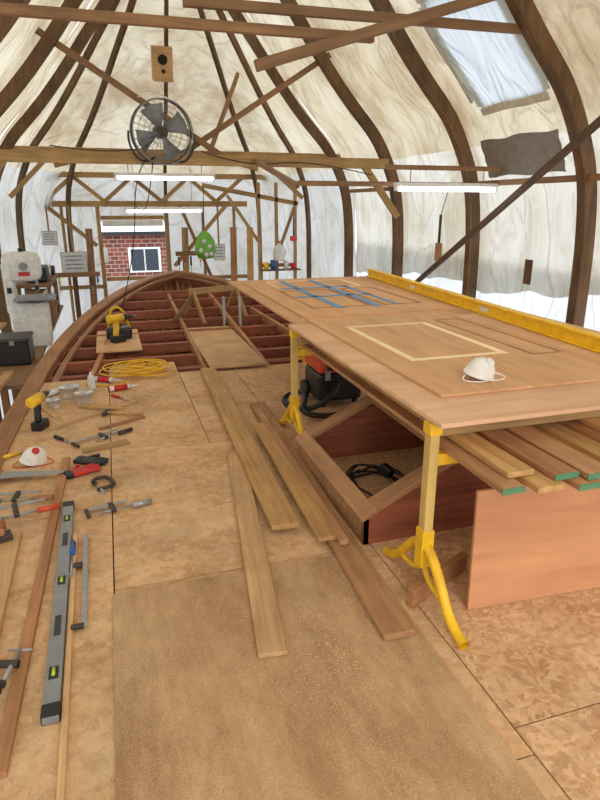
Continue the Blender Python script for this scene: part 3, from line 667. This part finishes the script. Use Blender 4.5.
# ------------------------------------------------------------ tools at left
def spirit_level():
    a,b_=V((-.35,3.2,.016)),V((-.325,1.66,.016));ps=[beam('body',a,b_,.055,.03,'grey',.003)]
    d=(b_-a).normalized();zt=.0325
    for t in (.02,.98):
        q=a+(b_-a)*t;ps.append(beam('end_cap',q-d*.03,q+d*.03,.06,.034,'black',.003))
    for t in (.13,.5,.87):
        q=a+(b_-a)*t+V((0,0,zt-.016));ps.append(beam('vial_window',q-d*.03,q+d*.03,.032,.004,'black',.001));
        ps.append(cyl('vial',q-d*.018+V((0,0,.003)),q+d*.018+V((0,0,.003)),.006,'vial'))
    for t in (.27,.70):
        q=a+(b_-a)*t+V((0,0,zt-.016));ps.append(beam('grip_slot',q-d*.06,q+d*.06,.024,.003,'iron',.001))
    group('spirit_level',ps)
spirit_level()
plank(-.40,3.87,-.455,1.5,.045,0,.022,'mahog_l','timber_batten')
plank(-.30,2.85,-.275,1.2,.022,0,.018,'oak2','timber_batten')
plank(-.62,2.95,-.60,1.7,.12,0,.03,'oak2','oak_plank')
plank(-.74,3.05,-.80,1.9,.09,.0,.028,'brownplank','oak_plank')
def fclamp(x,y,ang,L,hm='bluep',z=.02,th=.13):
    ps=[];R=Matrix.Rotation(ang,4,'Z');O=V((x,y,z))
    def w(a,b_,c=0): return O+R@V((a,b_,c))
    ps.append(beam('bar',w(0,0),w(L,0),.022,.008,'steel',.001));ps.append(beam('fixed_jaw',w(.005,0),w(.005,-th),.02,.02,'iron',.004));ps.append(beam('sliding_jaw',w(L*.62,.012),w(L*.62,-th),.028,.022,'iron',.004))
    ps.append(cyl('screw',w(L*.62-.07,-th+.01),w(L*.62+.10,-th+.01),.006,'steel'));ps.append(cyl('handle',w(L*.62+.10,-th+.01),w(L*.62+.21,-th+.01),.016,hm));ps.append(cyl('pad',w(L*.62-.08,-th+.01),w(L*.62-.07,-th+.01),.014,'steel'))
    return group('bar_clamp',ps)
fclamp(-.235,2.1,math.pi/2+.02,.72,'bluep',th=-.05)
fclamp(-.26,3.08,.22,.22,'steel',th=.08)
fclamp(-.38,4.12,.55,.36,'iron',th=.09)
fclamp(-.86,3.12,.22,.40,'orange',z=.06);fclamp(-.84,3.42,-.12,.34,'mahog_l',z=.03,th=.1)
def gclamp(x,y,z,ang,s):
    R=Matrix.Rotation(ang,4,'Z');w=lambda a,b_:V((x,y,z))+R@V((a*s,b_*s,0))
    group('g_clamp',[tube('frame',[w(.0,.0),w(.0,.05),w(.09,.06),w(.11,.0),w(.11,-.06),w(.09,-.12),w(-.02,-.11)],.010*s*1.3,'iron'),cyl('screw',w(.0,-.18),w(.0,-.03),.007*s,'steel'),cyl('tommy_bar',w(-.04,-.175),w(.04,-.175),.004*s,'steel'),cyl('pad',w(0,-.03),w(0,-.02),.014*s,'iron')])
gclamp(-.50,1.82,.04,2.9,1.1);gclamp(-.22,3.42,.02,.4,.9)
pl_=[box('sole',(.22,.065,.03),(-.70,2.85,.048),'iron',(0,0,.3),.004),box('block',(.16,.05,.04),(-.70,2.85,.082),'mahog_l',(0,0,.3),.008),cyl('knob',(-.63,2.87,.09),(-.63,2.87,.13),.018,'mahog'),box('tote',(.03,.025,.08),(-.77,2.83,.13),'mahog',(0,.3,.3),.008),box('iron_blade',(.03,.045,.07),(-.71,2.85,.12),'steel',(0,-.6,.3))]
group('hand_plane',pl_)
def glove(x,y,rz,mat):
    ps=[box('palm',(.10,.09,.025),(x,y,.018),mat,(0,0,rz),.011)]
    R=Matrix.Rotation(rz,3,'Z')
    for i in range(4):
        a=V((x,y,.018))+R@V((.045,-.035+.023*i,0));b_=V((x,y,.014))+R@V((.115+(.012 if i in(1,2) else 0),-.045+.03*i,0));ps.append(tube('finger_%d'%i,[a,(a+b_)/2+V((0,0,.008)),b_],.011,mat))
    a=V((x,y,.018))+R@V((-.02,.04,0));ps.append(tube('thumb',[a,a+R@V((.02,.04,0)),a+R@V((.05,.055,0))],.012,mat));ps.append(box('cuff',(.05,.085,.03),V((x,y,.018))+R@V((-.065,0,0)),'black',(0,0,rz),.01))
    group('work_glove',ps)
glove(-.31,3.62,.4,'red');glove(-.26,3.78,-.5,'black')
def drill(x,y,z,rz,body,acc,s=1.0,name='cordless_drill'):
    R=Matrix.Rotation(rz,4,'Z');w=lambda a,b_,c:V((x,y,z))+R@(V((a,b_,c))*s)
    e=(0,0,rz)
    ps=[box('battery',tuple(q*s for q in(.12,.075,.06)),w(0,0,.03),'black',e,.008),box('grip',tuple(q*s for q in(.045,.038,.13)),w(-.01,0,.12),acc,(0,.15,rz),.012),cyl('motor_housing',w(-.08,0,.21),w(.06,0,.21),.036*s,body),cyl('gearbox',w(.06,0,.21),w(.11,0,.21),.034*s,'black',.024*s),cyl('chuck',w(.11,0,.21),w(.16,0,.21),.022*s,'iron',.014*s),cyl('bit',w(.16,0,.21),w(.20,0,.21),.004*s,'steel'),box('trigger',tuple(q*s for q in(.02,.02,.04)),w(.025,0,.15),'black',e,.005)]
    group(name,ps)
drill(-.62,4.55,0,1.2,'yellow','black',1.1)
box('support_board',(.5,1.2,.018),(.0,7.35,.045),'oak2',bev=.002)
drill(.0,7.2,.055,.5,'yellow','yellow',1.35)
group('tool_bag',[box('body',(.3,.2,.14),(.02,7.42,.125),'black',bev=.03),tube('strap',[(-.1,7.42,.18),(-.08,7.37,.44),(.1,7.37,.44),(.14,7.42,.18)],.014,'yellow')])
pts=[]
for i in range(120):
    a=i*.57;r=.12+.07*math.sin(i*.37)+.04*random.random();pts.append((.18+r*1.5*math.cos(a)+.08*math.sin(i*.11),5.92+r*1.3*math.sin(a),.012+.0007*i+.008*random.random()))
pts+=[(-.1,5.75,.02),(-.3,5.7,.01),(-.35,5.65,.01),(-.1,5.5,.01),(.1,5.55,.01),(.0,5.62,.01)]
tube('yellow_extension_cable',pts,.007,'yellow')
def tub(x,y,r,h):
    return lathe('plastic_tub',[(0,0),(r*.8,0),(r*.85,.01),(r,h),(r*1.06,h),(r*1.05,h-.006),(r*.96,h-.006),(r*.8,.012),(0,.012)],(x,y,0),'clear')
tub(-.45,5.3,.085,.10);tub(-.32,5.05,.075,.11);tub(-.56,5.02,.06,.08)
def cart(x,y,ang,c1):
    d=V((math.cos(ang),math.sin(ang),0));p=V((x,y,.027))
    group('sealant_cartridge',[cyl('barrel',p,p+d*.19,.025,'white'),cyl('label',p+d*.04,p+d*.16,.0256,c1),cyl('nozzle',p+d*.19,p+d*.28,.009,'white',.003),cyl('base_ring',p-d*.008,p,.026,c1)])
cart(-.25,5.74,-.5,'red');cart(-.12,5.35,.25,'red');cart(-.64,5.35,.9,'white')
group('glue_bottle',[lathe('bottle',[(0,0),(.03,0),(.033,.02),(.033,.11),(.012,.14),(.008,.17),(0,.17)],(-.27,5.5,0),'white'),cyl('cap',(-.27,5.5,.165),(-.27,5.5,.19),.01,'red')])
plank(-.55,4.48,.1,4.98,.035,0,.018,'oak2','timber_offcut');plank(-.35,4.95,.0,4.75,.03,.019,.015,'oak','timber_offcut')
plank(-.3,3.98,.0,4.06,.07,0,.02,'pine','timber_offcut');plank(-.2,4.38,.14,4.56,.03,0,.02,'brownplank','timber_offcut')
plank(-.7,5.2,-.52,4.75,.05,0,.02,'oak2','timber_offcut')
def chisel(x,y,ang,hm='mahog_l'):
    d=V((math.cos(ang),math.sin(ang),0));p=V((x,y,.016))
    group('wood_chisel',[cyl('handle',p,p+d*.12,.014,hm,.011),cyl('ferrule',p+d*.12,p+d*.135,.011,'steel'),beam('blade',p+d*.135-V((0,0,.01)),p+d*.27-V((0,0,.012)),.018,.004,'steel',.0005)])
chisel(-.1,5.2,-.9,'red');chisel(-.8,4.0,.6,'yellow');chisel(-.5,4.3,-.9,'black')
group('claw_hammer',[cyl('handle',(-.14,4.72,.02),(.13,4.60,.02),.013,'oak'),box('head',(.03,.11,.03),(-.15,4.725,.02),'iron',(0,0,-.4),.006)])
sv=[(-.05,0,0),(.40,.015,0),(.40,.05,0),(-.05,.12,0)]
saw=[mesh('blade',[V((-.80,3.62,.035))+Matrix.Rotation(-.1,3,'Z')@V(v) for v in sv],[(0,1,2,3)],'steel',solid=.002),box('handle',(.12,.13,.02),(-.82,3.69,.03),'mahog_l',(0,0,-.1),.008)]
group('hand_saw',saw)
# ------------------------------------------------------------ world, sun & camera
w=bpy.data.worlds.new('world');scene.world=w;w.use_nodes=True
bgn=w.node_tree.nodes['Background'];bgn.inputs[0].default_value=(.93,.96,1,1);bgn.inputs[1].default_value=1.95
sl=bpy.data.lights.new('sun','SUN');so=bpy.data.objects.new('sun',sl);COL.objects.link(so)
sl.energy=2.2;sl.angle=math.radians(50);sl.color=(1,.98,.95)
so.location=(0,-8,6);so.rotation_euler=V((0.12,1,-.62)).to_track_quat('-Z','Y').to_euler()
scene.view_settings.view_transform='Standard'
P=math.atan(195/590);S=math.radians(17.42)
cam=bpy.data.cameras.new('camera');co=bpy.data.objects.new('camera',cam);COL.objects.link(co);scene.camera=co
cam.sensor_fit='VERTICAL';cam.sensor_height=36;cam.lens=36*590/800
co.location=(0,0,1.6);co.rotation_euler=(math.pi/2-P,0,-S)
